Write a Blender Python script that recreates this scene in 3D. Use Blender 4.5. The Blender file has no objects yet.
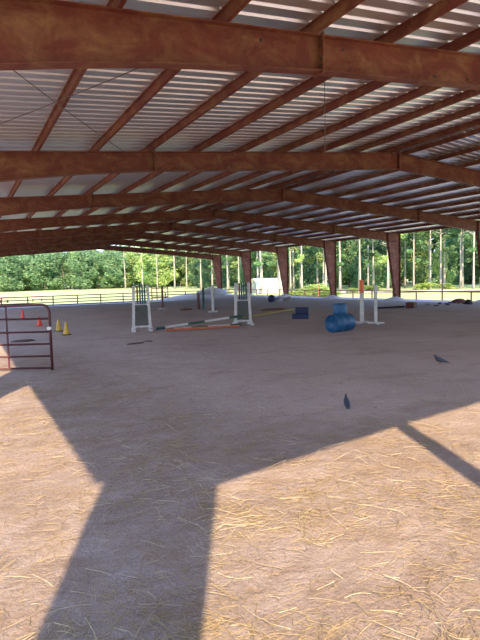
import bpy, math, random
from mathutils import Vector, Matrix, noise
random.seed(7)
SC = bpy.context.scene
COL = SC.collection
R = math.radians

# ------------------------------------------------------------------ helpers
class MB:
    """collects geometry that ends up in ONE mesh object"""
    def __init__(s): s.v=[]; s.f=[]; s.m=[]
    def add(s, vs, fs, mi=0):
        o=len(s.v); s.v+=[tuple(v) for v in vs]; s.f+=[tuple(i+o for i in f) for f in fs]; s.m+=[mi]*len(fs)
    def box(s, a, b, mi=0):
        x0,y0,z0=a; x1,y1,z1=b
        s.add([(x0,y0,z0),(x1,y0,z0),(x1,y1,z0),(x0,y1,z0),(x0,y0,z1),(x1,y0,z1),(x1,y1,z1),(x0,y1,z1)],
              [(0,3,2,1),(4,5,6,7),(0,1,5,4),(1,2,6,5),(2,3,7,6),(3,0,4,7)], mi)
    def prism_xz(s, poly, y0, y1, mi=0):
        """polygon given as (x,z), extruded along y"""
        n=len(poly)
        vs=[(p[0],y0,p[1]) for p in poly]+[(p[0],y1,p[1]) for p in poly]
        fs=[tuple(range(n)), tuple(range(2*n-1,n-1,-1))]+[(i,i+n,(i+1)%n+n,(i+1)%n) for i in range(n)]
        s.add(vs,fs,mi)
    def tube(s, pts, r, n=8, mi=0, caps=True):
        pts=[Vector(p) for p in pts]
        rr = r if isinstance(r,(list,tuple)) else [r]*len(pts)
        rings=[]
        prev=None
        for i,p in enumerate(pts):
            d=(pts[min(i+1,len(pts)-1)]-pts[max(i-1,0)]).normalized()
            if prev is None:
                up=Vector((0,0,1)) if abs(d.z)<.9 else Vector((1,0,0))
                u=d.cross(up).normalized()
            else:
                u=(prev-d*prev.dot(d)).normalized()
            prev=u; w=d.cross(u)
            rings.append([p+(u*math.cos(2*math.pi*k/n)+w*math.sin(2*math.pi*k/n))*rr[i] for k in range(n)])
        vs=[v for ring in rings for v in ring]; fs=[]
        for i in range(len(pts)-1):
            for k in range(n):
                a=i*n+k; b=i*n+(k+1)%n
                fs.append((a,b,b+n,a+n))
        if caps:
            fs.append(tuple(range(n-1,-1,-1))); fs.append(tuple(range((len(pts)-1)*n,len(pts)*n)))
        s.add(vs,fs,mi)
    def lathe(s, prof, n=16, c=(0,0,0), mi=0):
        vs=[]; fs=[]
        for r,z in prof:
            for k in range(n): vs.append((c[0]+r*math.cos(2*math.pi*k/n), c[1]+r*math.sin(2*math.pi*k/n), c[2]+z))
        for i in range(len(prof)-1):
            for k in range(n):
                a=i*n+k; b=i*n+(k+1)%n
                fs.append((a,b,b+n,a+n))
        fs.append(tuple(range(n-1,-1,-1))); fs.append(tuple(range((len(prof)-1)*n,len(prof)*n)))
        s.add(vs,fs,mi)
    def build(s, name, mats, parent=None, smooth=False, loc=None, bevel=0):
        me=bpy.data.meshes.new(name); me.from_pydata(s.v,[],s.f)
        if not isinstance(mats,(list,tuple)): mats=[mats]
        for m in mats: me.materials.append(m)
        if len(mats)>1: me.polygons.foreach_set('material_index', s.m)
        if smooth: me.polygons.foreach_set('use_smooth',[True]*len(me.polygons))
        me.update()
        o=bpy.data.objects.new(name,me); COL.objects.link(o)
        if parent is not None: o.parent=parent
        if loc is not None: o.location=loc
        if bevel:
            b=o.modifiers.new('bevel','BEVEL'); b.width=bevel; b.segments=2; b.limit_method='ANGLE'
        return o

def tag(o, label=None, cat=None, group=None, kind=None):
    if label: o['label']=label
    if cat: o['category']=cat
    if group: o['group']=group
    if kind: o['kind']=kind
    return o
def empty(name, loc=(0,0,0), rz=0, **k):
    o=bpy.data.objects.new(name,None); COL.objects.link(o)
    o.location=loc; o.rotation_euler=(0,0,rz); o.empty_display_size=.2
    return tag(o,**k)
def copy_tree(o, parent=None):
    c=o.copy(); COL.objects.link(c); c.parent=parent
    for ch in list(o.children): copy_tree(ch,c)
    return c

# ------------------------------------------------------------------ materials
def mat(name, c1, c2=None, scale=5, rough=.7, metal=0, bump=0, bscale=None, detail=6, contrast=(.35,.65), stretch=None, spec=.5):
    m=bpy.data.materials.new(name); m.use_nodes=True; nt=m.node_tree; N=nt.nodes; L=nt.links
    b=N['Principled BSDF']; b.inputs['Roughness'].default_value=rough; b.inputs['Metallic'].default_value=metal
    b.inputs['Specular IOR Level'].default_value=spec
    b.inputs['Base Color'].default_value=(*c1,1)
    tc=N.new('ShaderNodeTexCoord'); mp=N.new('ShaderNodeMapping'); L.new(tc.outputs['Object'],mp.inputs['Vector'])
    if stretch: mp.inputs['Scale'].default_value=stretch
    if c2:
        n=N.new('ShaderNodeTexNoise'); n.inputs['Scale'].default_value=scale; n.inputs['Detail'].default_value=detail; n.inputs['Roughness'].default_value=.65
        L.new(mp.outputs[0],n.inputs['Vector'])
        r=N.new('ShaderNodeValToRGB'); r.color_ramp.elements[0].position=contrast[0]; r.color_ramp.elements[1].position=contrast[1]
        r.color_ramp.elements[0].color=(*c1,1); r.color_ramp.elements[1].color=(*c2,1)
        L.new(n.outputs['Fac'],r.inputs[0]); L.new(r.outputs[0],b.inputs['Base Color'])
    if bump:
        n2=N.new('ShaderNodeTexNoise'); n2.inputs['Scale'].default_value=bscale or scale*4; n2.inputs['Detail'].default_value=6
        L.new(mp.outputs[0],n2.inputs['Vector'])
        bp=N.new('ShaderNodeBump'); bp.inputs['Strength'].default_value=bump; bp.inputs['Distance'].default_value=.02
        L.new(n2.outputs['Fac'],bp.inputs['Height']); L.new(bp.outputs[0],b.inputs['Normal'])
    return m

def steel_mat():
    m=bpy.data.materials.new('red_oxide_steel'); m.use_nodes=True; nt=m.node_tree; N=nt.nodes; L=nt.links
    b=N['Principled BSDF']; b.inputs['Roughness'].default_value=.6; b.inputs['Specular IOR Level'].default_value=.35
    tc=N.new('ShaderNodeTexCoord')
    def noi(sc,det,ro=.6,st=(1,1,1)):
        mp=N.new('ShaderNodeMapping'); mp.inputs['Scale'].default_value=st; L.new(tc.outputs['Object'],mp.inputs[0])
        n=N.new('ShaderNodeTexNoise'); n.inputs['Scale'].default_value=sc; n.inputs['Detail'].default_value=det; n.inputs['Roughness'].default_value=ro
        n.inputs['Distortion'].default_value=.6
        L.new(mp.outputs[0],n.inputs['Vector']); return n
    def ramp(n,p0,p1,c0,c1):
        r=N.new('ShaderNodeValToRGB'); e=r.color_ramp.elements; e[0].position=p0; e[1].position=p1; e[0].color=(*c0,1); e[1].color=(*c1,1)
        L.new(n.outputs['Fac'],r.inputs[0]); return r
    base=ramp(noi(.9,4),.3,.7,(.135,.028,.018),(.215,.055,.032))
    ru=ramp(noi(1.7,8,.7,(1,1,1.6)),.45,.68,(0,0,0),(1,1,1))
    fine=ramp(noi(9,6,.7),.42,.7,(0,0,0),(1,1,1))
    mix=N.new('ShaderNodeMixRGB'); mix.inputs[2].default_value=(.31,.155,.07,1)
    mu=N.new('ShaderNodeMath'); mu.operation='MULTIPLY'; mu.inputs[1].default_value=.8
    L.new(ru.outputs[0],mu.inputs[0]); L.new(mu.outputs[0],mix.inputs[0]); L.new(base.outputs[0],mix.inputs[1])
    mix2=N.new('ShaderNodeMixRGB'); mix2.inputs[2].default_value=(.10,.026,.018,1)
    mu2=N.new('ShaderNodeMath'); mu2.operation='MULTIPLY'; mu2.inputs[1].default_value=.45
    L.new(fine.outputs[0],mu2.inputs[0]); L.new(mu2.outputs[0],mix2.inputs[0]); L.new(mix.outputs[0],mix2.inputs[1])
    L.new(mix2.outputs[0],b.inputs['Base Color'])
    return m

def sand_mat():
    m=bpy.data.materials.new('arena_sand'); m.use_nodes=True; nt=m.node_tree; N=nt.nodes; L=nt.links
    b=N['Principled BSDF']; b.inputs['Roughness'].default_value=.95; b.inputs['Specular IOR Level'].default_value=.15
    tc=N.new('ShaderNodeTexCoord')
    def noi(sc,det=6,ro=.6,st=(1,1,1),dist=0):
        mp=N.new('ShaderNodeMapping'); mp.inputs['Scale'].default_value=st; L.new(tc.outputs['Object'],mp.inputs[0])
        n=N.new('ShaderNodeTexNoise'); n.inputs['Scale'].default_value=sc; n.inputs['Detail'].default_value=det; n.inputs['Roughness'].default_value=ro
        n.inputs['Distortion'].default_value=dist
        L.new(mp.outputs[0],n.inputs['Vector']); return n
    def ramp(n,p0,p1,c0,c1):
        r=N.new('ShaderNodeValToRGB'); e=r.color_ramp.elements; e[0].position=p0; e[1].position=p1; e[0].color=(*c0,1); e[1].color=(*c1,1)
        L.new(n.outputs['Fac'],r.inputs[0]); return r
    def mixc(fac,a,bb):
        x=N.new('ShaderNodeMixRGB')
        for k,v in ((0,fac),(1,a),(2,bb)):
            if hasattr(v,'links'): L.new(v,x.inputs[k])
            elif isinstance(v,tuple): x.inputs[k].default_value=(*v,1)
            else: x.inputs[k].default_value=v
        return x.outputs[0]
    c=ramp(noi(.45,5,.6,(1,.6,1)),.3,.7,SAND_A,SAND_B).outputs[0]
    # damp / trampled darker streaks
    dk=ramp(noi(1.1,7,.7,(.55,1.5,1),.5),.52,.72,(0,0,0),(.85,)*3).outputs[0]
    c=mixc(dk,c,(.235,.165,.135))
    # grain
    gr=ramp(noi(38,5,.75),.36,.66,(0,0,0),(.75,)*3).outputs[0]
    c=mixc(gr,c,(.62,.50,.44))
    g2=ramp(noi(90,3,.7),.5,.72,(0,0,0),(.8,)*3).outputs[0]
    c=mixc(g2,c,(.15,.115,.10))
    # straw litter tint, strongest towards the barn end where hay is scattered
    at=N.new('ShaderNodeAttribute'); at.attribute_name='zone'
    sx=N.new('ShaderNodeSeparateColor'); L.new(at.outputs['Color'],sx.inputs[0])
    st=ramp(noi(1.6,8,.75,(1,1,1),1.2),.46,.68,(0,0,0),(.62,)*3).outputs[0]
    mu=N.new('ShaderNodeMath'); mu.operation='MULTIPLY'; L.new(st,mu.inputs[0]); L.new(sx.outputs[1],mu.inputs[1])
    c=mixc(mu.outputs[0],c,(.40,.29,.14))
    hz=ramp(noi(2.6,7,.7,(.7,1.4,1),.8),.30,.66,(.25,)*3,(.95,)*3).outputs[0]
    m3=N.new('ShaderNodeMath'); m3.operation='MULTIPLY'; L.new(hz,m3.inputs[0]); L.new(sx.outputs[1],m3.inputs[1])
    m4=N.new('ShaderNodeMath'); m4.operation='MULTIPLY'; L.new(m3.outputs[0],m4.inputs[0]); m4.inputs[1].default_value=.75
    c=mixc(m4.outputs[0],c,(.215,.150,.105))
    # bluish grey tone along the far edges of the ring
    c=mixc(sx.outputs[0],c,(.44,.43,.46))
    L.new(c,b.inputs['Base Color'])
    n1=noi(22,8,.7); n2=noi(3.2,4,.6)
    ad=N.new('ShaderNodeMath'); ad.operation='MULTIPLY_ADD'; ad.inputs[1].default_value=1.6
    L.new(n2.outputs['Fac'],ad.inputs[0]); L.new(n1.outputs['Fac'],ad.inputs[2])
    bp=N.new('ShaderNodeBump'); bp.inputs['Strength'].default_value=.85; bp.inputs['Distance'].default_value=.035
    L.new(ad.outputs[0],bp.inputs['Height']); L.new(bp.outputs[0],b.inputs['Normal'])
    return m
SAND_A=(.38,.33,.31); SAND_B=(.56,.49,.465)

def leaf_mat(name,c1,c2):
    m=bpy.data.materials.new(name); m.use_nodes=True; nt=m.node_tree; N=nt.nodes; L=nt.links
    b=N['Principled BSDF']; b.inputs['Roughness'].default_value=.6; b.inputs['Specular IOR Level'].default_value=.3
    tc=N.new('ShaderNodeTexCoord'); n=N.new('ShaderNodeTexNoise'); n.inputs['Scale'].default_value=.8; n.inputs['Detail'].default_value=5
    oi=N.new('ShaderNodeObjectInfo')
    L.new(tc.outputs['Object'],n.inputs['Vector'])
    r=N.new('ShaderNodeValToRGB'); r.color_ramp.elements[0].position=.35; r.color_ramp.elements[1].position=.65
    r.color_ramp.elements[0].color=(*c1,1); r.color_ramp.elements[1].color=(*c2,1)
    L.new(n.outputs['Fac'],r.inputs[0])
    hs=N.new('ShaderNodeHueSaturation')
    mr=N.new('ShaderNodeMapRange'); mr.inputs[3].default_value=.7; mr.inputs[4].default_value=1.35
    L.new(oi.outputs['Random'],mr.inputs[0]); L.new(mr.outputs[0],hs.inputs['Value']); L.new(r.outputs[0],hs.inputs['Color'])
    L.new(hs.outputs[0],b.inputs['Base Color'])
    tr=N.new('ShaderNodeBsdfTranslucent'); L.new(hs.outputs[0],tr.inputs['Color'])
    mx=N.new('ShaderNodeMixShader'); mx.inputs[0].default_value=.3
    L.new(b.outputs[0],mx.inputs[1]); L.new(tr.outputs[0],mx.inputs[2]); L.new(mx.outputs[0],N['Material Output'].inputs[0])
    return m

STEEL=steel_mat()
SAND=sand_mat()
ROOF=mat('galvanised_sheet',(.72,.71,.71),(.86,.86,.85),.35,.33,.85,stretch=(.4,1,1))
SCREW_DOT=mat('screw_light_dot',(.85,.85,.82),None,rough=.4,metal=.3)
DARKBOLT=mat('dark_bolt',(.05,.03,.025),None,rough=.6)
WIRE=mat('galvanised_wire',(.16,.12,.11),None,rough=.5,metal=.3)
MAROON=mat('maroon_pipe_paint',(.11,.028,.03),(.075,.022,.024),6,.5)
RUSTPIPE=mat('rusty_pipe',(.09,.05,.04),(.055,.035,.03),3,.75)
WHITEP=mat('white_painted_wood',(.72,.71,.70),(.55,.53,.50),4,.6)
TEALP=mat('dark_teal_paint',(.03,.10,.11),(.02,.06,.07),5,.6)
GREENP=mat('dark_green_paint',(.045,.13,.075),(.03,.08,.05),5,.6)
MAROONW=mat('maroon_paint',(.16,.03,.03),None,rough=.6)
MESHG=mat('green_black_panel',(.05,.075,.065),(.12,.15,.14),22,.8,contrast=(.45,.6))
ORANGEP=mat('faded_orange_paint',(.62,.19,.09),(.48,.15,.08),5,.6)
ORANGEB=mat('bright_orange_paint',(.80,.16,.03),None,rough=.5)
YELLOWP=mat('dull_yellow_paint',(.48,.36,.09),(.38,.29,.09),6,.6)
BLUEPL=mat('blue_plastic',(.008,.085,.20),(.012,.11,.25),3,.45)
NAVYPL=mat('navy_plastic',(.012,.02,.075),(.02,.03,.10),6,.5)
CONER=mat('red_orange_cone',(.85,.10,.05),None,rough=.5)
CONEY=mat('yellow_cone',(.72,.46,.06),(.55,.36,.07),10,.5)
CONEB=mat('cone_base_black',(.03,.03,.03),None,rough=.7)
BROWNW=mat('brown_weathered_wood',(.13,.06,.035),(.20,.10,.06),6,.8)
REDWOOD=mat('red_brown_box',(.13,.03,.024),(.09,.026,.02),6,.8)
BLACKR=mat('black_rubber',(.02,.02,.022),None,rough=.6)
CLOD=mat('dark_clod',(.07,.05,.04),(.13,.09,.07),20,.95,bump=.6)
CONC=mat('pale_footing',(.50,.46,.44),(.36,.32,.30),4,.9,bump=.5)
TARP=mat('white_shelter_cover',(.88,.88,.86),(.80,.80,.80),2,.6)
OPENSHADE=mat('shelter_opening_shade',(.30,.33,.28),None,rough=.9)
PINKP=mat('pink_red_rail_paint',(.75,.36,.28),(.62,.28,.2),4,.6)
ROAN=mat('pink_trough',(.62,.36,.33),(.75,.62,.58),2,.7)
GALV=mat('pale_metal',(.6,.6,.6),None,rough=.4,metal=.5)
ROCK=mat('pale_rock',(.42,.40,.38),(.30,.28,.27),5,.9)
STRAWM=mat('straw',(.34,.265,.14),(.60,.51,.34),30,.6)
STRAWD=mat('old_straw',(.20,.145,.07),(.36,.275,.14),30,.7)
GRASSM=mat('meadow_grass',(.32,.42,.14),(.46,.50,.22),.22,.9,bump=.5,bscale=6)
GRAVEL=mat('pale_gravel_track',(.62,.58,.52),(.48,.44,.40),3,.95)
BARK=mat('pale_pine_bark',(.56,.53,.50),(.33,.30,.28),3,.9,stretch=(1,1,.3))
BARKD=mat('dark_bark',(.16,.12,.10),(.24,.19,.16),3,.9)
LEAFA=leaf_mat('fresh_green_leaves',(.24,.38,.12),(.46,.58,.24))
LEAFB=leaf_mat('blue_green_leaves',(.10,.22,.11),(.26,.40,.20))
LEAFC=leaf_mat('pine_needles',(.10,.22,.10),(.22,.36,.16))
LEAFY=leaf_mat('yellow_green_weeds',(.25,.36,.09),(.38,.46,.15))
PIG_D=mat('pigeon_dark',(.025,.03,.045),(.05,.06,.085),30,.55)
PIG_G=mat('pigeon_grey',(.08,.09,.12),(.05,.06,.085),30,.6)
PIG_W=mat('pigeon_pale_wing',(.12,.14,.18),None,rough=.6)
PIG_R=mat('pigeon_feet',(.45,.12,.09),None,rough=.6)

# ------------------------------------------------------------------ dimensions
XL, XR, XM = -1.1, 28.93, 13.88          # outer left, outer right, ridge
HR, SL = 5.98, .083                      # top of rafter at the ridge, roof slope
ys = [-.7]+[6.62+7.62*i for i in range(8)]
def ztop(x): return HR-SL*abs(x-XM)
XS1, XS2 = 4.9, 22.86                    # splices
def zbot(x):
    if x<XS1: return 3.80+(x-XL)/(XS1-XL)*(4.735-3.80)+.10*math.sin(math.pi*(x-XL)/(XS1-XL))
    if x<=XM: return 4.735+(x-XS1)/(XM-XS1)*(5.43-4.735)
    if x<=XS2: return 5.43-(x-XM)/(XS2-XM)*(5.43-4.72)
    return 4.72-(x-XS2)/(XR-XS2)*(4.72-4.05)

# ------------------------------------------------------------------ ground
def sm(a,b,x):
    t=max(0,min(1,(x-a)/(b-a))); return t*t*(3-2*t)
EDGE=[(-8,38),(4,37),(8.7,35.3),(13.2,33.2),(15.2,29),(15.7,23.6),(17.2,20),(20.5,18.2),(26,16.8),(40,16)]
def edge_d(x,y):
    """signed distance to the inner rim of the pale grey band (positive outside)"""
    best=1e9; sg=1
    for (ax,ay),(bx,by) in zip(EDGE,EDGE[1:]):
        dx,dy=bx-ax,by-ay; t=max(0,min(1,((x-ax)*dx+(y-ay)*dy)/(dx*dx+dy*dy)))
        px,py=ax+t*dx,ay+t*dy; d=math.hypot(x-px,y-py)
        if d<best: best=d; sg=1 if (dx*(y-py)-dy*(x-px))>0 else -1
    return best*sg
def hgt(x,y):
    h=0
    d=edge_d(x,y)
    if d>0: h+=.14*math.exp(-((d-1.6)/1.3)**2)
    h-=.20*sm(25,28.5,x)
    h-=.70*sm(30.2,32.4,x)*1.0
    h-=.70*sm(40,60,y)*(1-sm(19,25,x))
    h-=.70*sm(61,63.5,y)*sm(19,25,x)*(1-sm(30.2,32.4,x))
    near=1-sm(10,30,math.hypot(x,y))
    h+=.02*noise.noise(Vector((x*1.3,y*1.3,0)))+near*.012*noise.noise(Vector((x*5,y*5,3)))
    return max(h,-.92)
def frange(a,b,s):
    o=[]; x=a
    while x<b-1e-6: o.append(x); x+=s
    o.append(b); return o
gx=frange(-14,-2,1.5)+frange(-1.8,8,.14)+frange(8.2,36,.45)
gy=frange(-14,1,1.5)+frange(1.14,12,.14)+frange(12.3,66,.5)
gx=sorted(set(round(a,3) for a in gx)); gy=sorted(set(round(a,3) for a in gy))
vs=[(x,y,hgt(x,y)) for y in gy for x in gx]
nx=len(gx); fs=[(j*nx+i,j*nx+i+1,(j+1)*nx+i+1,(j+1)*nx+i) for j in range(len(gy)-1) for i in range(nx-1)]
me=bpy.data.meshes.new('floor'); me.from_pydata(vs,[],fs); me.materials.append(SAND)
me.polygons.foreach_set('use_smooth',[True]*len(fs))
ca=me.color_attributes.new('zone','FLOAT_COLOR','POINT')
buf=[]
for x,y,z in vs:
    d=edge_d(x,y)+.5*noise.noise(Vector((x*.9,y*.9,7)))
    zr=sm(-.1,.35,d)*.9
    zg=1-sm(3.8,7.5,math.hypot((x-.5)*.8,y*1.0)+1.6*noise.noise(Vector((x*.6,y*.6,1))))
    zg=max(zg,(1-sm(1.8,3.6,x+.5*noise.noise(Vector((x,y*.5,5)))))*(1-sm(11,17,y)))
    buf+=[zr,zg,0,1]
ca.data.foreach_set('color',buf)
floor=bpy.data.objects.new('floor',me); COL.objects.link(floor); tag(floor,'pinkish tan sand footing of the covered riding arena, strewn with straw','ground',kind='structure')

# meadow around and beyond the sand
def hf(x,y):
    d=math.hypot(x,y)
    h=-.95+.75*sm(70,150,d)+.9*sm(150,330,d)
    if d>60: h+=.25*noise.noise(Vector((x*.05,y*.05,0)))
    return h
fx=frange(-260,-20,20)+frange(-16,70,4)+frange(78,330,14); fy=frange(-120,-20,20)+frange(-16,110,4)+frange(118,360,14)
fx=sorted(set(fx)); fy=sorted(set(fy))
b=MB(); b.add([(x,y,hf(x,y)) for y in fy for x in fx],[(j*len(fx)+i,j*len(fx)+i+1,(j+1)*len(fx)+i+1,(j+1)*len(fx)+i) for j in range(len(fy)-1) for i in range(len(fx)-1)])
tag(b.build('grass_field',GRASSM,smooth=True),'bright green and yellow grass field beyond the fences','field',kind='structure')

# pale track in front of the pine wood on the right
def pol(px,d,z=0):
    """direction of a compass bearing (degrees right of the barn's axis) at distance d"""
    a=R(px); return (d*math.sin(a),d*math.cos(a),z)
b=MB(); tv=[]
for i in range(25):
    a=34+i*1.2
    for k,dd in enumerate((84,90)):
        x,y,_=pol(a,dd-(a-34)*.25); tv.append((x,y,hf(x,y)+.12))
b.add(tv,[(2*i,2*i+1,2*i+3,2*i+2) for i in range(24)])
tag(b.build('gravel_track',GRAVEL),'pale gravel track at the foot of the pine wood','track',kind='structure')

# ------------------------------------------------------------------ roof sheeting (real ribs)
prof=[]; y=-1.3; pitch=.305
while y<60.1:
    prof+=[(y,0),(y+.20,0),(y+.222,.044),(y+.270,.044),(y+.295,.002)]; y+=pitch
prof.append((60.15,0))
rv=[]; xs=[XL-.36,XM,XR+.12]
for (yy,hh) in prof:
    for x in xs: rv.append((x,yy,ztop(x)+.165+hh))
n=len(prof); b=MB()
b.add(rv,[(i*3+k,i*3+k+1,(i+1)*3+k+1,(i+1)*3+k) for i in range(n-1) for k in (0,1)])
ceil=b.build('ceiling',ROOF)
so=ceil.modifiers.new('thick','SOLIDIFY'); so.thickness=.004; so.offset=1
tag(ceil,'ribbed galvanised metal roof sheeting over the arena','roof',kind='structure')

# ------------------------------------------------------------------ purlins
def make_purlin(x, dirn):
    b=MB(); z=ztop(x)+.003; y0,y1=-1.25,60.05; t=.006
    b.box((x-t,y0,z),(x+t,y1,z+.16))
    b.box((x,y0,z),(x+.055*dirn,y1,z+.008)) if dirn>0 else b.box((x+.055*dirn,y0,z),(x,y1,z+.008))
    b.box((x-.055,y0,z+.15),(x,y1,z+.158)) if dirn>0 else b.box((x,y0,z+.15),(x+.055,y1,z+.158))
    # pale dots at the sheet screws, painted in for daylight through their holes
    yy=.4
    while yy<30:
        b.box((x-.085,yy,z+.140),(x-.065,yy+.02,z+.158),1); yy+=.61
    return b
ords=['first','second','third','fourth','fifth','sixth','seventh','eighth','ninth','tenth','eleventh']
lefts=[XM-.42-1.449*k for k in range(10)]     # left slope
rights=[XM+.42+1.449*k for k in range(10)]
for side,lst in (('left',lefts),('right',rights)):
    for k,x in enumerate(lst):
        o=make_purlin(x,1 if side=='left' else -1).build('roof_purlin',[STEEL,SCREW_DOT])
        tag(o,f'red steel roof purlin running down the barn, {ords[k]} to the {side} of the ridge','purlin','red roof purlins under the metal sheeting')
for x,nm in ((XL+.02,'left'),(XR-.02,'right')):
    b=MB(); z=ztop(x)
    b.box((x-.01,-1.25,z-.02),(x+.01,60.05,z+.16)); b.box((x-.05,-.95,z-.02),(x+.05,60.05,z-.01)); b.box((x-.05,-.95,z+.15),(x+.05,60.05,z+.158))
    tag(b.build('eave_strut',STEEL),f'red steel eave strut along the {nm} edge of the roof','beam')

# ------------------------------------------------------------------ rigid frames
def xlist(a,b,n=8): return [a+(b-a)*i/n for i in range(n+1)]
def rafter(xa,xb,parent):
    b=MB(); X=xlist(xa,xb); fw=.10; t=.006; ft=.016
    b.prism_xz([(x,zbot(x)) for x in X]+[(x,ztop(x)) for x in reversed(X)],-t,t)
    for i in range(len(X)-1):
        x0,x1=X[i],X[i+1]
        for f0,f1,s in ((ztop(x0),ztop(x1),-1),(zbot(x0),zbot(x1),-1)):
            b.prism_xz([(x0,f0-ft),(x1,f1-ft),(x1,f1),(x0,f0)],-fw,fw)
    return b.build('rafter',STEEL,parent)
def column(side,parent,base,topw,gz):
    xo=XL if side<0 else XR; sg=1 if side<0 else -1
    xi_t=xo+sg*topw; xi_b=xo+sg*base; zt=ztop(xo); zk=zbot(xi_t)
    b=MB(); t=.006; ft=.016; fw=.12
    pts=[(xo,gz),(xi_b,gz),(xi_t,zk),(xi_t,ztop(xi_t)),(xo,zt)]
    if sg<0: pts=pts[::-1]
    b.prism_xz(pts,-t,t)
    b.box((min(xo,xo+sg*ft),-fw,gz),(max(xo,xo+sg*ft),fw,zt))                       # outer flange
    b.prism_xz([(xi_b,gz),(xi_b+sg*ft,gz),(xi_t+sg*ft,zk),(xi_t,zk)],-fw,fw)         # inner flange
    b.box((min(xi_t,xi_t+sg*.014),-fw,zk),(max(xi_t,xi_t+sg*.014),fw,ztop(xi_t)))    # end plate
    b.prism_xz([(xo,zk-.008),(xi_t,zk-.008),(xi_t,zk+.008),(xo,zk+.008)],-fw*.9,fw*.9) # knee stiffener
    o=b.build('column',STEEL,parent)
    p=MB(); x0,x1=sorted((xo-sg*.04,xi_b+sg*.06)); p.box((x0,-.17,gz-.02),(x1,.17,gz+.02)); p.build('base_plate',STEEL,o)
def plate(x,parent,near=True):
    p=MB(); p.box((x-.014,-.125,zbot(x)-.05),(x+.014,.125,ztop(x)+.03)); q=p.build('splice_plate',STEEL,parent)
    if not near: return
    for yy in (-.08,.08):
        for zz in (zbot(x)+.06,zbot(x)+.16,ztop(x)-.16,ztop(x)-.07):
            k=MB(); k.box((x-.035,yy-.014,zz-.014),(x+.035,yy+.014,zz+.014)); k.build('bolt',DARKBOLT,q)
names=['end','first','second','third','fourth','fifth','sixth','seventh','last and farthest']
for n_,yf in enumerate(ys):
    if n_==0: lab='red steel portal frame at the open near end of the barn'
    elif n_==1: lab='nearest rusty red steel portal frame, crossing the top of the view'
    else: lab=f'rusty red steel portal frame spanning the barn, {names[n_]} counted away from the viewer'
    fr=empty('portal_frame',(0,yf,0),label=lab,cat='steel frame',group='red portal frames carrying the roof')
    rafter(XL+.94,XS1,fr); rafter(XS1,XM,fr); rafter(XM,XS2,fr); rafter(XS2,XR-1.20,fr)
    column(-1,fr,.40,.93,hgt(XL+.3,yf)-.03); column(1,fr,.42,1.18,hgt(XR-.3,yf)-.03)
    for x in (XS1,XM,XS2): plate(x,fr,1<=n_<=2)
    # flange braces from bottom flange up to the purlins
    for x,dx in ((XM+.15,.55),(XS1-1.6,.6),(XS2+.4,.6)):
        k=MB(); k.tube([(x,.09,zbot(x)+.02),(x+dx*.3,.55,ztop(x)+.02)],.018,5); k.build('flange_brace',STEEL,fr)
    # web holes with dark rims (bolt clips)
    for x in ((3.9,5.35,7.3,8.1,10.4) if 1<=n_<=3 else ()):
        zc=(zbot(x)+.11) if x>5.4 else (ztop(x)-.14)
        k=MB(); k.tube([(x,-.016,zc),(x,.016,zc)],.024,8); k.build('web_bolt',DARKBOLT,fr)

# footings / sand heaped round the feet of the right hand columns
for i,yf in enumerate(ys[2:]):
    b=MB(); g=hgt(XR-.4,yf); ring=14; L_=6
    vv=[];ff=[]
    for j in range(L_):
        r=1-j/(L_-1)
        for k in range(ring):
            a=2*math.pi*k/ring; rr=(.95+.2*noise.noise(Vector((i*3,math.cos(a),math.sin(a)))))*r
            vv.append((XR-.4+rr*1.0*math.cos(a),yf+rr*1.3*math.sin(a),g-.06+.40*(1-r)**.8+.05*noise.noise(Vector((k,j,i)))))
    for j in range(L_-1):
        for k in range(ring):
            a=j*ring+k; c=j*ring+(k+1)%ring; ff.append((a,c,c+ring,a+ring))
    b.add(vv,ff)
    which=['nearest','second','third','fourth','fifth','sixth','farthest'][i]
    tag(b.build('footing_mound',CONC,smooth=True),f'pale heap of concrete and sand at the foot of the {which} right hand column','mound','pale heaps round the right hand column feet')

# cross bracing rods and hanging wire in the first bay
def rz(x): return ztop(x)-.06
for (xa,ya,xb,yb,lab) in ((-.2,6.72,4.1,14.1,'thin brace rod rising from upper left, under the roof of the first full bay'),
                          (3.35,6.72,-.6,14.1,'thin brace rod slanting the other way, crossing the first one under the roof')):
    b=MB(); b.tube([(xa+(xb-xa)*t,ya+(yb-ya)*t,rz(xa+(xb-xa)*t)-.05*math.sin(math.pi*t)) for t in (0,.25,.5,.75,1)],.009,5)
    tag(b.build('brace_rod',WIRE),lab,'rod','crossed brace rods under the roof')
b=MB(); b.tube([(5.06,6.70,4.66),(5.065,6.705,4.1),(5.05,6.70,3.62)],.006,5)
tag(b.build('hanging_wire',WIRE),'thin wire hanging straight down from the nearest frame','wire')

# ------------------------------------------------------------------ near end of the barn (casts the foreground shadows)
fr=empty('sliding_door',(2.22,-.7,0),label='tall dark post with a hung door leaf at the open near end of the barn',cat='door')
b=MB(); b.box((-.09,-.05,-.03),(.09,.05,4.42)); b.build('post',STEEL,fr)
b=MB(); pts=[(.09,.12),(1.5,.12),(1.5,3.05)]+[(1.5-.3+.3*math.cos(a),2.85+.3*math.sin(a)) for a in (R(30),R(60),R(90))]+[(.3,3.12),(.09,2.98)]
b.prism_xz(pts,-.03,.03); b.build('door_leaf',ROOF,fr)

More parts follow.
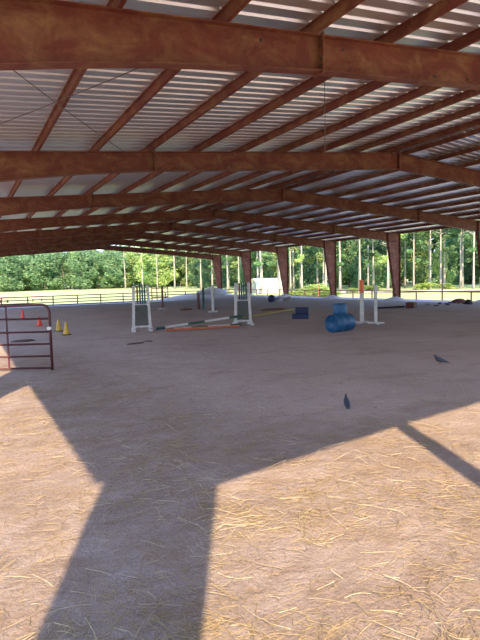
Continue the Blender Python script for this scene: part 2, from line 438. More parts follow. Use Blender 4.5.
# ------------------------------------------------------------------ pipe fences
def fence(p0,p1,rails,top,lab,spacing=2.65,skip=0):
    p0=Vector(p0); p1=Vector(p1); d=p1-p0; L_=d.length; d.normalize(); n=int(L_/spacing)
    root=empty('pipe_fence',(p0.x,p0.y,hf(p0.x,p0.y)),label=lab,cat='fence')
    o=Vector((p0.x,p0.y,hf(p0.x,p0.y)))
    for i in range(n+1):
        q=p0+d*spacing*i; g=min(hgt(q.x,q.y),-.6)
        b=MB(); b.tube([Vector((q.x,q.y,g-.05))-o,Vector((q.x,q.y,top+.03))-o],.06,8); b.build('post',RUSTPIPE,root)
    e=p0+d*spacing*n
    for z in rails:
        b=MB(); b.tube([Vector((p0.x,p0.y,z))-o,Vector((e.x,e.y,z))-o],.05,8); b.build('rail',RUSTPIPE,root)
    return root
fence((-9.5,62.3),(33,62.3),(.35,.0,-.35,-.65),.35,'rusty brown three rail pipe fence across the far end of the arena')
fence((33,7.9),(33,62.3),(.33,-.39),.33,'rusty brown pipe fence of two rails along the right side, behind the columns')
b=MB(); b.tube([(0,0,0),(0,0,3.3)],.05,8); tag(b.build('fence_pole',BLACKR,loc=(33,29.1,-.95)),'tall thin black pole rising from the right fence','pole')
b=MB(); b.tube([(0,0,0),(0,0,1.9)],.03,8); tag(b.build('marker_stake',ORANGEP,loc=(34.5,47.3,-.95)),'thin orange marker stake beyond the fence, left of the third column','stake')

# ------------------------------------------------------------------ red pipe gate on the left
def gate():
    A=Vector((1.50,10.90)); Bp=Vector((-1.75,12.75)); L_=(Bp-A).length; ang=math.atan2((Bp-A).y,(Bp-A).x)
    root=empty('livestock_gate',(A.x,A.y,0),ang,label='maroon tubular steel gate with six rails standing open at the left edge',cat='gate')
    z0,z1=.045,1.29; r=.14; rt=.024
    b=MB(); arc1=[(r-r*math.cos(a),0,z1-r+r*math.sin(a)) for a in (0,R(22),R(45),R(67),R(90))]
    arc2=[(L_-r+r*math.sin(a),0,z1-r+r*math.cos(a)) for a in (0,R(22),R(45),R(67),R(90))]
    b.tube([(0,0,z0-.04)]+arc1+arc2+[(L_,0,z0-.04)],rt+.003,10); b.build('frame',MAROON,root,smooth=True)
    for z in (z0,.28,.52,.76,1.02):
        b=MB(); b.tube([(0,0,z),(L_,0,z)],rt*.8,8); b.build('rail',MAROON,root,smooth=True)
    for x in (.87,1.75,2.6):
        b=MB(); b.box((x-.018,-.028,z0),(x+.018,-.018,z1)); b.build('upright_brace',MAROON,root)
    b=MB(); b.box((-.03,-.035,.80),(.05,.035,.86)); b.tube([(.01,-.04,.86),(.0,-.06,.93),(.03,-.04,.97)],.008,6); b.build('latch',GALV,root)
    b=MB(); b.box((L_-.05,-.25,0),(L_+.05,.25,.03)); b.box((L_-.02,-.02,0),(L_+.02,.02,.1)); b.build('foot',MAROON,root)
gate()

# ------------------------------------------------------------------ jump standards
def wing(name,loc,rz_,lab):
    root=empty(name,loc,rz_,label=lab,cat='jump standard',group='white wing standards of the jump')
    H=1.56
    for s in (-1,1):
        b=MB(); xb,xt=s*.285,s*.235
        b.add([(xb-.045,-.04,0.03),(xb+.045,-.04,.03),(xb+.045,.04,.03),(xb-.045,.04,.03),(xt-.045,-.04,H),(xt+.045,-.04,H),(xt+.045,.04,H),(xt-.045,.04,H)],
              [(0,3,2,1),(4,5,6,7),(0,1,5,4),(1,2,6,5),(2,3,7,6),(3,0,4,7)])
        b.build('upright',WHITEP,root)
        b=MB(); b.box((s*.29-.05,-.32,0),(s*.29+.05,.32,.09)); b.box((s*.29-.07,-.08,.09),(s*.29+.07,.08,.14)); b.build('foot',WHITEP,root,bevel=.01)
    for z in (.16,.93,1.37):
        b=MB(); b.box((-.26,-.03,z-.03),(.26,.03,z+.03)); b.build('crossbar',WHITEP,root)
    for x,m in ((-.12,MAROONW),(-.03,TEALP),(.05,TEALP),(.13,GREENP)):
        b=MB(); hh=H+(.06 if abs(x)<.1 else 0)
        b.prism_xz([(x-.028,.93),(x+.028,.93),(x+.028,hh-.03),(x,hh),(x-.028,hh-.03)],-.042,-.03); b.build('picket',m,root)
    b=MB()
    for k in range(-6,10):
        for s in (-1,1):
            p=[]
            x0=-.21+.42*0; 
            z_a=.19+k*.08; 
            x1,zz0=-.21,z_a; x2,zz1=.21,z_a+.42
            if s<0: zz0,zz1=zz1,zz0
            lo,hi=.19,.90
            def clip(xa,za,xb,zb):
                t0,t1=0,1
                dz=zb-za
                for lim,up in ((lo,0),(hi,1)):
                    t=(lim-za)/dz
                    if (dz>0)==(up==0): t0=max(t0,t)
                    else: t1=min(t1,t)
                return (t0,t1) if t0<t1-.02 else None
            c=clip(x1,zz0,x2,zz1)
            if c:
                P=lambda t:(x1+(x2-x1)*t,-.012,zz0+(zz1-zz0)*t)
                b.tube([P(c[0]),P(c[1])],.011,4)
    b.build('lattice',MESHG,root)
    return root
wing('jump_standard',(5.42,17.62,0),R(-12),'white wooden jump standard with dark pickets and lattice, on the left')
wing('jump_standard',(9.14,17.22,0),R(-14),'white wooden jump standard with dark pickets and lattice, on the right, poles leaning at it')

def striped_pole(name,p0,p1,bands,lab,r=.045,grp=None,cat='pole'):
    """bands: list of (t0,t1,material); base colour white"""
    p0=Vector(p0); p1=Vector(p1); mats=[]; b=MB(); cuts=[(t0,t1,m) for t0,t1,m in bands]
    for t0,t1,m in cuts:
        if m not in mats: mats.append(m)
        b.tube([p0.lerp(p1,t0)-p0,p0.lerp(p1,t1)-p0],r,10,mats.index(m))
    return tag(b.build(name,mats,loc=p0),lab,cat,grp)
G_='ground poles of the fallen jump'
striped_pole('jump_pole',(5.92,17.62,.05),(9.02,17.05,.36),[(0,.10,TEALP),(.10,.36,WHITEP),(.36,.55,GREENP),(.55,.84,WHITEP),(.84,1,GREENP)],'white jump pole with green bands, one end propped on the right jump standard',grp=G_)
striped_pole('jump_pole',(6.15,17.0,.05),(8.92,16.98,.05),[(0,.06,TEALP),(.06,.30,WHITEP),(.30,.52,GREENP),(.52,.84,WHITEP),(.84,1,GREENP)],'white jump pole with green bands lying flat on the sand behind the orange pole',grp=G_)
striped_pole('jump_pole',(6.0,16.85,.05),(8.55,16.45,.05),[(0,1,ORANGEP)],'faded orange jump pole lying on the sand in front of the white ones',grp=G_)
striped_pole('jump_pole',(10.7,20.2,.05),(15.2,23.0,.06),[(0,1,YELLOWP)],'dull yellow pole lying on the sand right of the right jump standard',grp=G_)

# simple upright stands
def stand(name,loc,h,m,lab,topm=None,foot=True,rz_=0,w=.09,fm=None,grp=None,tsplit=.7):
    root=empty(name,loc,rz_,label=lab,cat='post',group=grp)
    b=MB(); b.box((-w/2,-w/2,.03),(w/2,w/2,h*(tsplit if topm else 1))); b.build('post',m,root,bevel=.006)
    if topm:
        b=MB(); b.box((-w/2-.005,-w/2-.005,h*tsplit),(w/2+.005,w/2+.005,h)); b.build('painted_top',topm,root,bevel=.006)
    if foot:
        b=MB(); b.box((-.30,-.05,0),(.30,.05,.07)); b.box((-.05,-.28,0),(.05,.28,.07)); b.build('foot',fm or m,root,bevel=.01)
    for z in (h*.35,h*.5,h*.65):
        k=MB(); k.tube([(0,-w/2-.012,z),(0,-w/2+.002,z)],.012,6); k.build('pin',DARKBOLT,root)
stand('pole_stand',(12.72,14.82,0),1.55,WHITEP,'white jump post with bright orange top, left of the pair beside the blue drums',ORANGEB,rz_=R(20),w=.11)
stand('pole_stand',(12.85,14.25,0),1.36,WHITEP,'shorter plain white jump post, right of the pair beside the blue drums',rz_=R(-25),w=.10)
stand('pole_stand',(11.62,25.2,0),1.42,WHITEP,'white post on a crossed foot beyond the right jump standard',rz_=R(15),w=.11)
stand('pole_stand',(12.0,27.3,0),1.25,TEALP,'dark post standing just left of the far white post',w=.10,foot=False)
stand('pole_stand',(12.0,28.0,0),.95,BROWNW,'short brown post, leftmost of the far group of three',w=.13,foot=False)
stand('pole_stand',(10.75,30.6,0),1.35,BROWNW,'slim brown post on pale foot right of the left jump standard',w=.09,fm=WHITEP)

# ------------------------------------------------------------------ drums
def drum(name,lab,r,h,rot,loc):
    root=empty(name,loc,label=lab,cat='drum'); root.rotation_euler=rot
    pr=[(r*.93,0),(r*.99,.015),(r,.04)]
    for z in (h*.33,h*.66): pr+=[(r,z-.03),(r*1.035,z-.012),(r*1.035,z+.012),(r,z+.03)]
    pr+=[(r,h-.04),(r*.99,h-.015),(r*.93,h),(r*.90,h),(r*.90,h-.018)]
    b=MB(); b.lathe(pr,28); b.build('drum_shell',BLUEPL,root,smooth=True)
    for s in (-1,1):
        b=MB(); b.lathe([(.035,h-.02),(.035,h+.004),(.02,h+.008)],12,(s*r*.55,0,0)); b.build('bung_cap',BLUEPL,root)
ca_=R(12)
drum('plastic_drum','blue plastic drum lying on its side on the sand',.27,.86,(0,R(-90),ca_),(10.74,13.12,.265))
drum('plastic_drum','smaller blue plastic drum standing upright behind the lying one',.235,.80,(0,0,0),(11.16,14.1,-.01))

# navy mounting block with two steps
root=empty('mounting_block',(12.35,18.2,0),R(-35),label='navy blue two step mounting block on the sand left of the blue drums',cat='step')
b=MB(); b.box((-.34,-.20,.0),(.34,.12,.20)); b.build('lower_step',NAVYPL,root,bevel=.02)
b=MB(); b.box((-.20,-.02,.20),(.34,.30,.46)); b.box((-.2,.12,0),(.34,.3,.2)); b.build('upper_step',NAVYPL,root,bevel=.02)

# ------------------------------------------------------------------ traffic cones
def cone(loc,m,h,lab):
    root=empty('traffic_cone',loc,random.uniform(0,1),label=lab,cat='cone',group='small training cones at the left')
    b=MB(); b.lathe([(.115,.02),(.10,.06),(.028,h-.01),(.018,h)],18); b.build('cone_body',m,root,smooth=True)
    b=MB(); b.box((-.14,-.14,0),(.14,.14,.025)); b.build('base',CONEB if m is CONEY else m,root,bevel=.01)
    b=MB(); b.lathe([(.075,h*.48),(.058,h*.66)],18); 
cone((2.56,27.6,0),CONER,.52,'red orange cone farthest away, seen through the gate near its left end')
cone((2.75,22.9,0),CONER,.40,'small red orange cone seen through the right end of the gate')
cone((3.0,19.7,0),CONEY,.43,'yellow cone just right of the gate end')
cone((3.0,18.15,0),CONEY,.45,'yellow cone farthest right, with black base')

# ------------------------------------------------------------------ debris along the right edge
def lump(name,loc,size,m,lab,cat,seed=0,grp=None,sub=2,sq=.7):
    import bmesh
    bm=bmesh.new(); bmesh.ops.create_icosphere(bm,subdivisions=sub,radius=1)
    for v in bm.verts:
        k=1+.28*noise.noise(v.co*1.7+Vector((seed*3.1,0,0)))
        v.co=Vector((v.co.x*k*size[0],v.co.y*k*size[1],max(-.2,v.co.z*k)*size[2]))
    me=bpy.data.meshes.new(name); bm.to_mesh(me); bm.free(); me.materials.append(m)
    me.polygons.foreach_set('use_smooth',[True]*len(me.polygons))
    o=bpy.data.objects.new(name,me); COL.objects.link(o); o.location=loc
    return tag(o,lab,cat,grp)
def G(x,y): return (x,y,hgt(x,y)+.01)
# crate + log
root=empty('wooden_crate',G(19.6,19.2),R(30),label='red brown wooden crate lying on the sand near the right edge',cat='crate')
b=MB(); b.box((-.27,-.2,0),(.27,.2,.26)); b.build('crate_box',REDWOOD,root,bevel=.01)
b=MB()
for z in (.02,.11,.20):
    b.box((-.29,-.215,z),(.29,-.2,z+.07))
b.build('slats',BROWNW,root)
b=MB(); b.tube([(0,0,.04),(1.6,-.35,.06)],.04,8)
tag(b.build('long_pipe',BLACKR,loc=G(17.9,19.9)),'dark pipe lying on the pale sand left of the red brown crate','pipe')
rr=random.Random(4)
for i in range(16):
    x=20.6+rr.random()*2.6; y=19.6-.1*(x-20.6)+rr.uniform(-.7,.7)
    s=rr.uniform(.05,.12)
    lump('dirt_clod',G(x,y),(s,s,s*.7),CLOD,'dark clod of dirt in the scatter right of the red brown crate','clod',i,'dark clods right of the crate',1)
lump('rubber_tub',G(23.0,18.6),(.22,.22,.24),BLACKR,'low black rubber tub on the sand at the right edge','tub',5)
lump('red_sack',G(26.6,22.2),(.5,.35,.30),REDWOOD,'dark red sack slumped by the right fence at the edge of view','sack',8)
# ball and bags near the third column
b=MB(); b.lathe([(.02,0)]+[(.27*math.sin(math.pi*i/12),.27-.27*math.cos(math.pi*i/12)) for i in range(1,12)]+[(.02,.54)],20)
tag(b.build('rubber_ball',NAVYPL,loc=G(19.3,32.0),smooth=True),'round dark navy ball on the pale bank left of the third column','ball')
for i,(x,y,s) in enumerate(((20.2,32.6,.35),(21.3,32.9,.42),(20.9,33.9,.3))):
    lump('rock',G(x,y),(s,s,s*.75),ROCK,['pale rock right of the navy ball','larger pale rock, rightmost of three near the navy ball','pale rock, rear one of three near the navy ball'][i],'rock',i,'pale rocks near the navy ball')
lump('dark_log',G(14.6,24.0),(.9,.14,.12),BROWNW,'dark brown log lying on the sand at the edge of the pale bank','log',3)
for i,(x,y,s) in enumerate(((11.2,28.2,.26),(11.6,28.4,.2),(12.6,27.4,.22))):
    lump('wood_chunk',G(x,y),(s,s*.6,s*.4),BROWNW,['brown wood chunk, left one at the far brown post','brown wood chunk, middle one at the far brown post','brown wood chunk right of the far dark post'][i],'wood',i,'wood chunks by the far posts')
lump('rubble_heap',G(26.3,57.5),(1.9,1.5,.85),ROCK,'pale grey heap of rubble beside the farthest right hand column','heap',9)
# manure / trampled clumps
for i,(x,y,s,lab) in enumerate(((4.16,14.1,.17,'dark manure clump in front of the left jump standard, larger part'),(4.55,14.4,.12,'dark manure clump in front of the left jump standard, smaller part'),
                            (1.55,17.0,.25,'dark trampled patch of manure seen through the gate'),
                            )):
    lump('manure_clump',(x,y,-.0),(s*1.6,s*.8,s*.22),CLOD,lab,'manure',i,'dark clumps of manure')
lump('dirt_clod',(4.62,5.13,0),(.016,.012,.012),CLOD,'tiny dark clod right of the nearer pigeon','clod',1,sub=1)
lump('dirt_clod',(5.05,5.95,0),(.014,.012,.01),CLOD,'tiny dark clod on open sand between the two pigeons','clod',2,sub=1)
lump('dirt_clod',(1.95,5.7,0),(.014,.012,.01),CLOD,'tiny dark clod on the shaded sand left of centre','clod',3,sub=1)

# ------------------------------------------------------------------ pigeons
def ell(b,c,r,n=10,m=8,mi=0,rot=0):
    vv=[];ff=[]
    ca,sa=math.cos(rot),math.sin(rot)
    for j in range(m+1):
        ph=math.pi*j/m
        for k in range(n):
            th=2*math.pi*k/n
            x,y,z=r[0]*math.cos(ph),r[1]*math.sin(ph)*math.cos(th),r[2]*math.sin(ph)*math.sin(th)
            vv.append((c[0]+x*ca-z*sa,c[1]+y,c[2]+x*sa+z*ca))
    for j in range(m):
        for k in range(n):
            a=j*n+k; e=j*n+(k+1)%n; ff.append((a,e,e+n,a+n))
    b.add(vv,ff,mi)
def pigeon(loc,rz_,lab,tilt=0,sc=.82):
    root=empty('pigeon',loc,rz_,label=lab,cat='bird',group='pigeons on the sand')
    root.rotation_euler=(0,-tilt,rz_); root.scale=(sc,)*3
    # body: one continuous lofted surface from tail tip over breast and neck to the beak base
    sp=[(-.175,.045,.010,.006),(-.13,.055,.030,.012),(-.08,.075,.042,.030),(-.03,.095,.052,.046),(.02,.110,.056,.054),(.055,.125,.050,.052),(.080,.150,.034,.036),(.090,.178,.024,.025),(.098,.198,.022,.023),(.112,.208,.018,.018),(.124,.206,.008,.009)]
    n=12; vv=[];ff=[]
    for i,(x,z,ry,rz2) in enumerate(sp):
        x0,z0=sp[max(i-1,0)][:2]; x1,z1=sp[min(i+1,len(sp)-1)][:2]; d=Vector((x1-x0,0,z1-z0)).normalized(); nn=Vector((-d.z,0,d.x))
        for k in range(n):
            t=2*math.pi*k/n; p=Vector((x,0,z))+Vector((0,1,0))*ry*math.cos(t)+nn*rz2*math.sin(t); vv.append(p)
    for i in range(len(sp)-1):
        for k in range(n): ff.append((i*n+k,i*n+(k+1)%n,(i+1)*n+(k+1)%n,(i+1)*n+k))
    ff.append(tuple(range(n-1,-1,-1))); ff.append(tuple(range((len(sp)-1)*n,len(sp)*n)))
    b=MB(); b.add(vv,ff); b.build('body',PIG_D,root,smooth=True)
    for s in (-1,1):
        b=MB(); ell(b,(-.035,s*.045,.100),(.095,.016,.036),mi=0,rot=.28); w=b.build('wing',PIG_W if s<0 else PIG_G,root,smooth=True)
        b=MB(); ell(b,(-.125,s*.030,.075),(.06,.010,.014),mi=0,rot=.35); b.build('wing_tip',PIG_D,w,smooth=True)
        b=MB(); b.tube([(.005,s*.02,.065),(.0,s*.02,.03),(.004,s*.02,.004)],.005,6); 
        for a in (-.5,0,.5): b.tube([(.004,s*.02,.005),(.004+.03*math.cos(a),s*.02+.03*math.sin(a),.003)],.003,5)
        b.tube([(.004,s*.02,.005),(-.018,s*.02,.003)],.003,5)
        b.build('leg',PIG_R,root)
    b=MB(); b.tube([(.118,0,.207),(.135,0,.203),(.147,0,.198)],[.007,.005,.001],8); b.build('beak',BLACKR,root)
    b=MB()
    for s in (-1,1): ell(b,(.108,s*.0165,.207),(.004,.003,.004),6,5)
    b.build('eyes',ORANGEB,root)
    b=MB(); b.add([(-.13,-.025,.052),(-.13,.025,.052),(-.23,.034,.030),(-.23,-.034,.030),(-.13,-.02,.062),(-.13,.02,.062),(-.23,.03,.036),(-.23,-.03,.036)],[(0,1,2,3),(7,6,5,4),(0,4,5,1),(1,5,6,2),(2,6,7,3),(3,7,4,0)]); b.build('tail',PIG_D,root)
pigeon((4.36,5.40,.0),R(64),'dark grey pigeon standing on the shaded sand, the nearer one, seen from behind',R(20),.66)
pigeon((7.88,7.0,0),R(140),'dark grey pigeon at the right, the farther one, facing left')

# ------------------------------------------------------------------ beyond the fences
root=empty('hoop_shelter',(47.2,79.6,-.75),R(-8),label='white rounded hoop shelter in the field beyond the columns',cat='shelter')
b=MB(); ar=[(2.0*math.cos(a)*1.0,2.5*math.sin(a)) for a in [math.pi*i/14 for i in range(15)]]
vv=[(-2.7,p[0],p[1]) for p in ar]+[(2.7,p[0],p[1]) for p in ar]+[(-2.7,p[0]*.97,p[1]*.97) for p in ar]+[(2.7,p[0]*.97,p[1]*.97) for p in ar]
ff=[(i,i+1,i+16,i+15) for i in range(14)]+[(30+i,45+i,46+i,31+i) for i in range(14)]+[(i,30+i,31+i,i+1) for i in range(14)]+[(15+i,16+i,46+i,45+i) for i in range(14)]
b.add(vv,ff); b.build('cover',TARP,root,smooth=True)
b=MB(); pts=[(2.0*.96*math.cos(a),2.5*.96*math.sin(a)) for a in [math.pi*i/14 for i in range(15)]]
b.add([(2.66,p[0],p[1]) for p in pts]+[(2.62,p[0],p[1]) for p in pts],[tuple(range(15)),tuple(range(29,14,-1))]+[(i,i+15,i+16,i+1) for i in range(14)]); b.build('end_wall',TARP,root)
b=MB(); pts=[(1.4*math.cos(a),1.9*math.sin(a)) for a in [math.pi*i/14 for i in range(15)]]
b.add([(-2.5,p[0],p[1]) for p in pts]+[(-2.46,p[0],p[1]) for p in pts],[tuple(range(15)),tuple(range(29,14,-1))]+[(i,i+15,i+16,i+1) for i in range(14)]); b.build('opening_shade',OPENSHADE,root)  # grey sheet that paints in the shade of the open end

def trough(loc,rz_,lab,L_=1.7):
    root=empty('feed_trough',loc,rz_,label=lab,cat='trough')
    b=MB(); b.add([(-L_/2,-.3,.35),(L_/2,-.3,.35),(L_/2,.3,.35),(-L_/2,.3,.35),(-L_/2-.1,-.4,.85),(L_/2+.1,-.4,.85),(L_/2+.1,.4,.85),(-L_/2-.1,.4,.85)],[(0,3,2,1),(4,5,6,7),(0,1,5,4),(1,2,6,5),(2,3,7,6),(3,0,4,7)]); b.build('basin',ROAN,root,bevel=.05)
    for s in (-1,1):
        for t in (-1,1):
            b=MB(); b.box((s*L_*.4-.05,t*.22-.05,0),(s*L_*.4+.05,t*.22+.05,.36)); b.build('leg',RUSTPIPE,root)
trough((8.3,70,-.45),R(-8),'low pinkish trough just beyond the far fence, left of the cones',1.3)
trough((4.5,70.5,-.45),R(10),'low pinkish trough beyond the far fence near the left edge',1.1)
root=empty('gate_panel',(21.0,60.6,-.72),R(-20),label='pinkish orange framed jump panel by the far fence behind the left jump standard',cat='jump panel')
for x in (-.95,-.35,.35,.95):
    b=MB(); b.box((x-.06,-.04,0),(x+.06,.04,1.75)); b.build('upright',PINKP,root)
for z in (.55,1.1,1.6):
    b=MB(); b.box((-.95,-.03,z-.06),(.95,.03,z+.06)); b.build('crossbar',PINKP,root)

# ------------------------------------------------------------------ vegetation
def crown(name,lumps,nleaf,size,m,seed,flat=.6):
    r=random.Random(seed); vv=[];ff=[]
    tot=sum(l[3]**2 for l in lumps)
    for (cx,cy,cz,rad,zs) in lumps:
        k=int(nleaf*rad**2/tot)
        for _ in range(k):
            while True:
                p=Vector((r.uniform(-1,1),r.uniform(-1,1),r.uniform(-1,1)))
                if .02<p.length<=1: break
            p=p.normalized()*(p.length**.45)
            c=Vector((cx+p.x*rad,cy+p.y*rad,cz+p.z*rad*zs))
            u=Vector((r.gauss(0,1),r.gauss(0,1),r.gauss(0,1)*flat)).normalized(); w=Vector((r.gauss(0,1),r.gauss(0,1),r.gauss(0,1)*flat)).cross(u).normalized()
            s=size*r.uniform(.6,1.3); o=len(vv)
            vv+=[c-u*s,c-w*s*.5,c+u*s,c+w*s*.5]; ff.append((o,o+1,o+2,o+3))
    me=bpy.data.meshes.new(name); me.from_pydata([tuple(v) for v in vv],[],ff); me.materials.append(m); me.update(); return me
def rl(r,n,R0,z0,z1,ra,rb,zs=.8):
    out=[]
    for i in range(n):
        t=(i+.5)/n; z=z0+(z1-z0)*t; w=R0*math.sin(math.pi*min(1,.25+.75*t))**.7; a=r.uniform(0,6.28); d=r.uniform(0,1)**.5*w
        out.append((d*math.cos(a),d*math.sin(a),z,r.uniform(ra,rb),zs))
    return out
r0=random.Random(11)
broad=[]
for i,m in enumerate((LEAFA,LEAFB,LEAFA,LEAFB)):
    broad.append(crown('foliage',rl(r0,26,3.3,1.2,11.0,1.1,2.0),4200,.30,m,i))
pines=[]
for i in range(3):
    L_=[]
    for k in range(13):
        z=10+k*1.05+r0.uniform(-.4,.4); a=r0.uniform(0,6.28); d=r0.uniform(.6,2.6)*(1-.055*k)
        L_.append((d*math.cos(a),d*math.sin(a),z,r0.uniform(.7,1.25),.55))
    for k in range(3):
        z=r0.uniform(5,9); a=r0.uniform(0,6.28); L_.append((1.2*math.cos(a),1.2*math.sin(a),z,.6,.5))
    pines.append(crown('foliage',L_,2600,.30,LEAFC if i else LEAFA,20+i))
shrubs=[crown('foliage',rl(r0,9,1.1,.3,1.9,.45,.75),1500,.13,m,40+i) for i,m in enumerate((LEAFY,LEAFA,LEAFY))]
def trunk_mesh(h,r_,m,seed,br=0):
    q=random.Random(seed); b=MB(); pts=[];rad=[]
    for i in range(7):
        t=i/6; pts.append((q.uniform(-.12,.12)*t*2,q.uniform(-.12,.12)*t*2,-.3+(h+.3)*t)); rad.append(r_*(1-.72*t)+(.08 if i==0 else 0))
    b.tube(pts,rad,8)
    for k in range(br):
        z=h*q.uniform(.35,.95); a=q.uniform(0,6.28); l=q.uniform(.8,2.2)
        b.tube([(0,0,z),(l*math.cos(a),l*math.sin(a),z+l*.35)],[.06,.02],5)
    me=bpy.data.meshes.new('trunk'); me.from_pydata(b.v,[],b.f); me.materials.append(m); me.polygons.foreach_set('use_smooth',[True]*len(me.polygons)); return me
ptr=[trunk_mesh(23,.15,BARK,i,9) for i in range(4)]
btr=[trunk_mesh(9.5,.2,BARKD,10+i,7) for i in range(2)]
strk=[trunk_mesh(1.4,.04,BARKD,20,4)]
def plant(kind,x,y,fol,tr,sc,lab,cat,grp,rot):
    e=empty(kind,(x,y,hf(x,y)-.05),rot,label=lab,cat=cat,group=grp); e.scale=(sc[0],sc[0],sc[1])
    o=bpy.data.objects.new('foliage',fol); COL.objects.link(o); o.parent=e
    t=bpy.data.objects.new('trunk' if kind!='shrub' else 'stem',tr); COL.objects.link(t); t.parent=e
# bearings: 3 deg = left edge of view, 52 deg = right edge
ZN=[(0,14,'at the left above the far fence'),(14,26,'behind the jump'),(26,33,'behind the farther right columns'),(33,42,'beyond the middle right columns'),(42,62,'at the right edge of the view')]
def zone(a):
    for lo,hi,t in ZN:
        if lo<=a<hi: return t
    return ZN[0][2] if a<14 else ZN[-1][2]
q=random.Random(3)
# broadleaf wood at the left, far away
for row,(dd,hh) in enumerate(((172,.86),(183,.98),(196,1.06),(210,1.12))):
    a=-6+row*.7
    while a<29:
        h_=hh*q.uniform(1.03,1.2)*(1+.012*max(0,a-10)); x,y,_=pol(a,dd+q.uniform(-5,5)); k=q.randrange(4)
        plant('broadleaf_tree',x,y,broad[k],btr[k%2],(1.25*q.uniform(.9,1.15),h_),f'dense green broadleaf tree in the distant wood {zone(a)}','tree',f'broadleaf trees of the wood {zone(a)}',q.uniform(0,6.28))
        a+=1.75*q.uniform(.85,1.15)
# pine wood at the right
a=16
while a<60:
    for rep in range(1 if a<25 else 2):
        base=150-62*sm(13,32,a); dd=base+rep*9+q.uniform(-4,6); x,y,_=pol(a+q.uniform(-.5,.5),dd); k=q.randrange(3)
        plant('pine_tree',x,y,pines[k],ptr[q.randrange(4)],(q.uniform(.8,1.15),q.uniform(.85,1.1)),f'tall slender pine with bare pale trunk {zone(a)}','tree',f'tall pines {zone(a)}',q.uniform(0,6.28))
    a+=1.45*q.uniform(.7,1.3)
# understorey and back of the pine wood
a=24
while a<62:
    for dd,s in ((104,.55),(116,.95),(128,1.25),(138,1.5)):
        if dd==104 and q.random()<.45: continue
        x,y,_=pol(a+q.uniform(-.8,.8),dd+q.uniform(-3,3)+ (22 if a<27 else 0)); k=q.choice((0,1,1,2,3,3))
        plant('broadleaf_tree',x,y,broad[k],btr[k%2],(s*q.uniform(.85,1.1),s*q.uniform(.85,1.2)),f'leafy tree growing among the pines {zone(a)}','tree',f'leafy trees among the pines {zone(a)}',q.uniform(0,6.28))
    a+=2.3*q.uniform(.85,1.15)
# weeds and shrubs in the field
SHR=[(33.6,66,.8),(34.6,62,1.1),(35.6,65,1.4),(36.5,60,1.0),(37.6,66,.7),(46.9,90,1.0),(48.9,90,.8),(39.8,84,.7),(26.0,84,.7),(41.5,90,.8)]
for i,(a,dd,s) in enumerate(SHR):
    x,y,_=pol(a,dd); plant('shrub',x,y,shrubs[(0,2)[i%2]],strk[0],(s*1.5,s*.55),f'low yellow green bush in the field {zone(a)}','bush',f'low bushes in the field {zone(a)}',i)

# ------------------------------------------------------------------ straw scattered on the sand
def straw(name,nn,region,m,lab,lmin,lmax,seed,w=.0022):
    q=random.Random(seed); vv=[];ff=[]
    while len(ff)<nn*6:
        x,y=region(q)
        dens=.38+1.1*noise.noise(Vector((x*1.1,y*1.1,seed)))+.35*noise.noise(Vector((x*3.3,y*3.3,seed+4)))
        if q.random()>max(.06,dens): continue
        l=q.uniform(lmin,lmax)*q.uniform(.5,1); a=q.gauss(-.1,.9) if q.random()<.35 else q.uniform(0,3.14); bend=q.gauss(0,.22) if q.random()<.88 else q.gauss(0,1.4)
        ww=w*q.uniform(.7,1.4); z0=.004+q.random()*.012; tilt=q.uniform(-.02,.03)
        P=[]
        for s in range(4):
            t=s/3-.5; aa=a+bend*t; P.append(Vector((x+l*t*math.cos(aa),y+l*t*math.sin(aa),0)))
        for s,p in enumerate(P): p.z=hgt_fast(p.x,p.y)+z0+tilt*s/3+.002*math.sin(s*1.5)
        o=len(vv)
        for s,p in enumerate(P):
            d=(P[min(s+1,3)]-P[max(s-1,0)]).normalized(); sd=Vector((-d.y,d.x,0))*ww
            vv+=[p-sd,p+sd,p+Vector((0,0,ww*1.5))]
        for s in range(3):
            for k in range(3):
                e=o+s*3+k; f=o+s*3+(k+1)%3; ff.append((e,f,f+3,e+3))
    me=bpy.data.meshes.new(name); me.from_pydata([tuple(v) for v in vv],[],ff); me.materials.append(m)
    o=bpy.data.objects.new(name,me); COL.objects.link(o); return tag(o,lab,'straw',kind='stuff')
def hgt_fast(x,y):
    near=1-sm(10,30,math.hypot(x,y))
    return .02*noise.noise(Vector((x*1.3,y*1.3,0)))+near*.012*noise.noise(Vector((x*5,y*5,3)))
def reg_near(q):
    d=1.9+8*q.random()**1.5; a=R(q.uniform(-4,60)); return d*math.sin(a),d*math.cos(a)
def reg_left(q): return q.uniform(-.8,3.6),q.uniform(2.5,15)
straw('straw_litter',1700,reg_near,STRAWM,'pale yellow straw stalks strewn over the foreground sand',.08,.36,1,.0014)
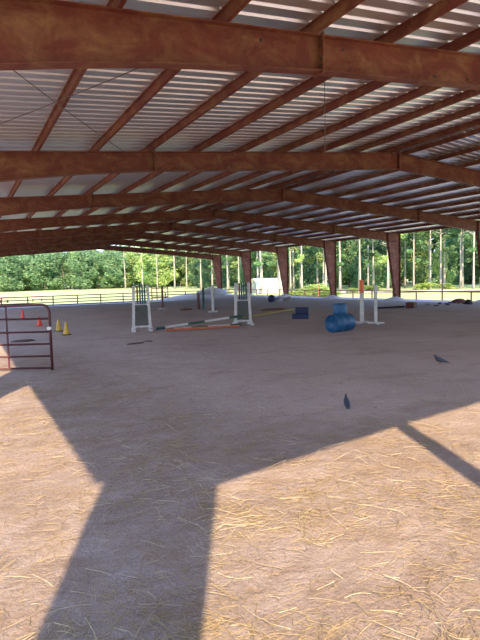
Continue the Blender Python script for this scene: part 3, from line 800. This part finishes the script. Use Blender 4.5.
straw('old_straw_litter',9500,reg_near,STRAWD,'darker broken straw trodden into the foreground sand',.04,.2,2,.0014)
straw('trodden_hay',2600,reg_left,STRAWD,'trodden hay along the left side in front of the gate',.05,.2,3,.0016)

# ------------------------------------------------------------------ light
sun=bpy.data.lights.new('sun','SUN'); sun.energy=SUN_E=5.2; sun.color=(1,.76,.50); sun.angle=R(.6)
so=bpy.data.objects.new('sun',sun); COL.objects.link(so)
so.rotation_euler=Vector((.485,1.175,-1)).to_track_quat('-Z','Y').to_euler(); so.location=(-5,-12,15)
w=bpy.data.worlds.new('sky'); SC.world=w; w.use_nodes=True; N=w.node_tree.nodes; L=w.node_tree.links
bg=N['Background']; tc=N.new('ShaderNodeTexCoord'); sx=N.new('ShaderNodeSeparateXYZ'); L.new(tc.outputs['Generated'],sx.inputs[0])
rp=N.new('ShaderNodeValToRGB'); e=rp.color_ramp.elements; e[0].position=0; e[0].color=(.70,.84,1,1); e[1].position=.6; e[1].color=(.42,.58,1,1)
L.new(sx.outputs['Z'],rp.inputs[0]); L.new(rp.outputs[0],bg.inputs['Color']); bg.inputs['Strength'].default_value=1.28

# ------------------------------------------------------------------ camera
cam=bpy.data.cameras.new('camera'); co=bpy.data.objects.new('camera',cam); COL.objects.link(co); SC.camera=co
f,pitch,roll,yaw,h=529.63,.0768,.026,.4823,1.69
F=Vector((math.sin(yaw)*math.cos(pitch),math.cos(yaw)*math.cos(pitch),-math.sin(pitch))); Rr=Vector((math.cos(yaw),-math.sin(yaw),0)); U=Rr.cross(F)
c,s=math.cos(roll),math.sin(roll)
R2=Rr*c-U*s; U2=U*c+Rr*s
M=Matrix((R2,U2,-F)).transposed().to_4x4(); M.translation=(0,0,h); co.matrix_world=M
cam.sensor_fit='VERTICAL'; cam.sensor_height=24; cam.lens=24*f/640; cam.clip_end=1500; cam.clip_start=.05
vs_=SC.view_settings; vs_.view_transform='Standard'; vs_.look='None'; vs_.gamma=1; vs_.use_curve_mapping=False; vs_.exposure=1.0
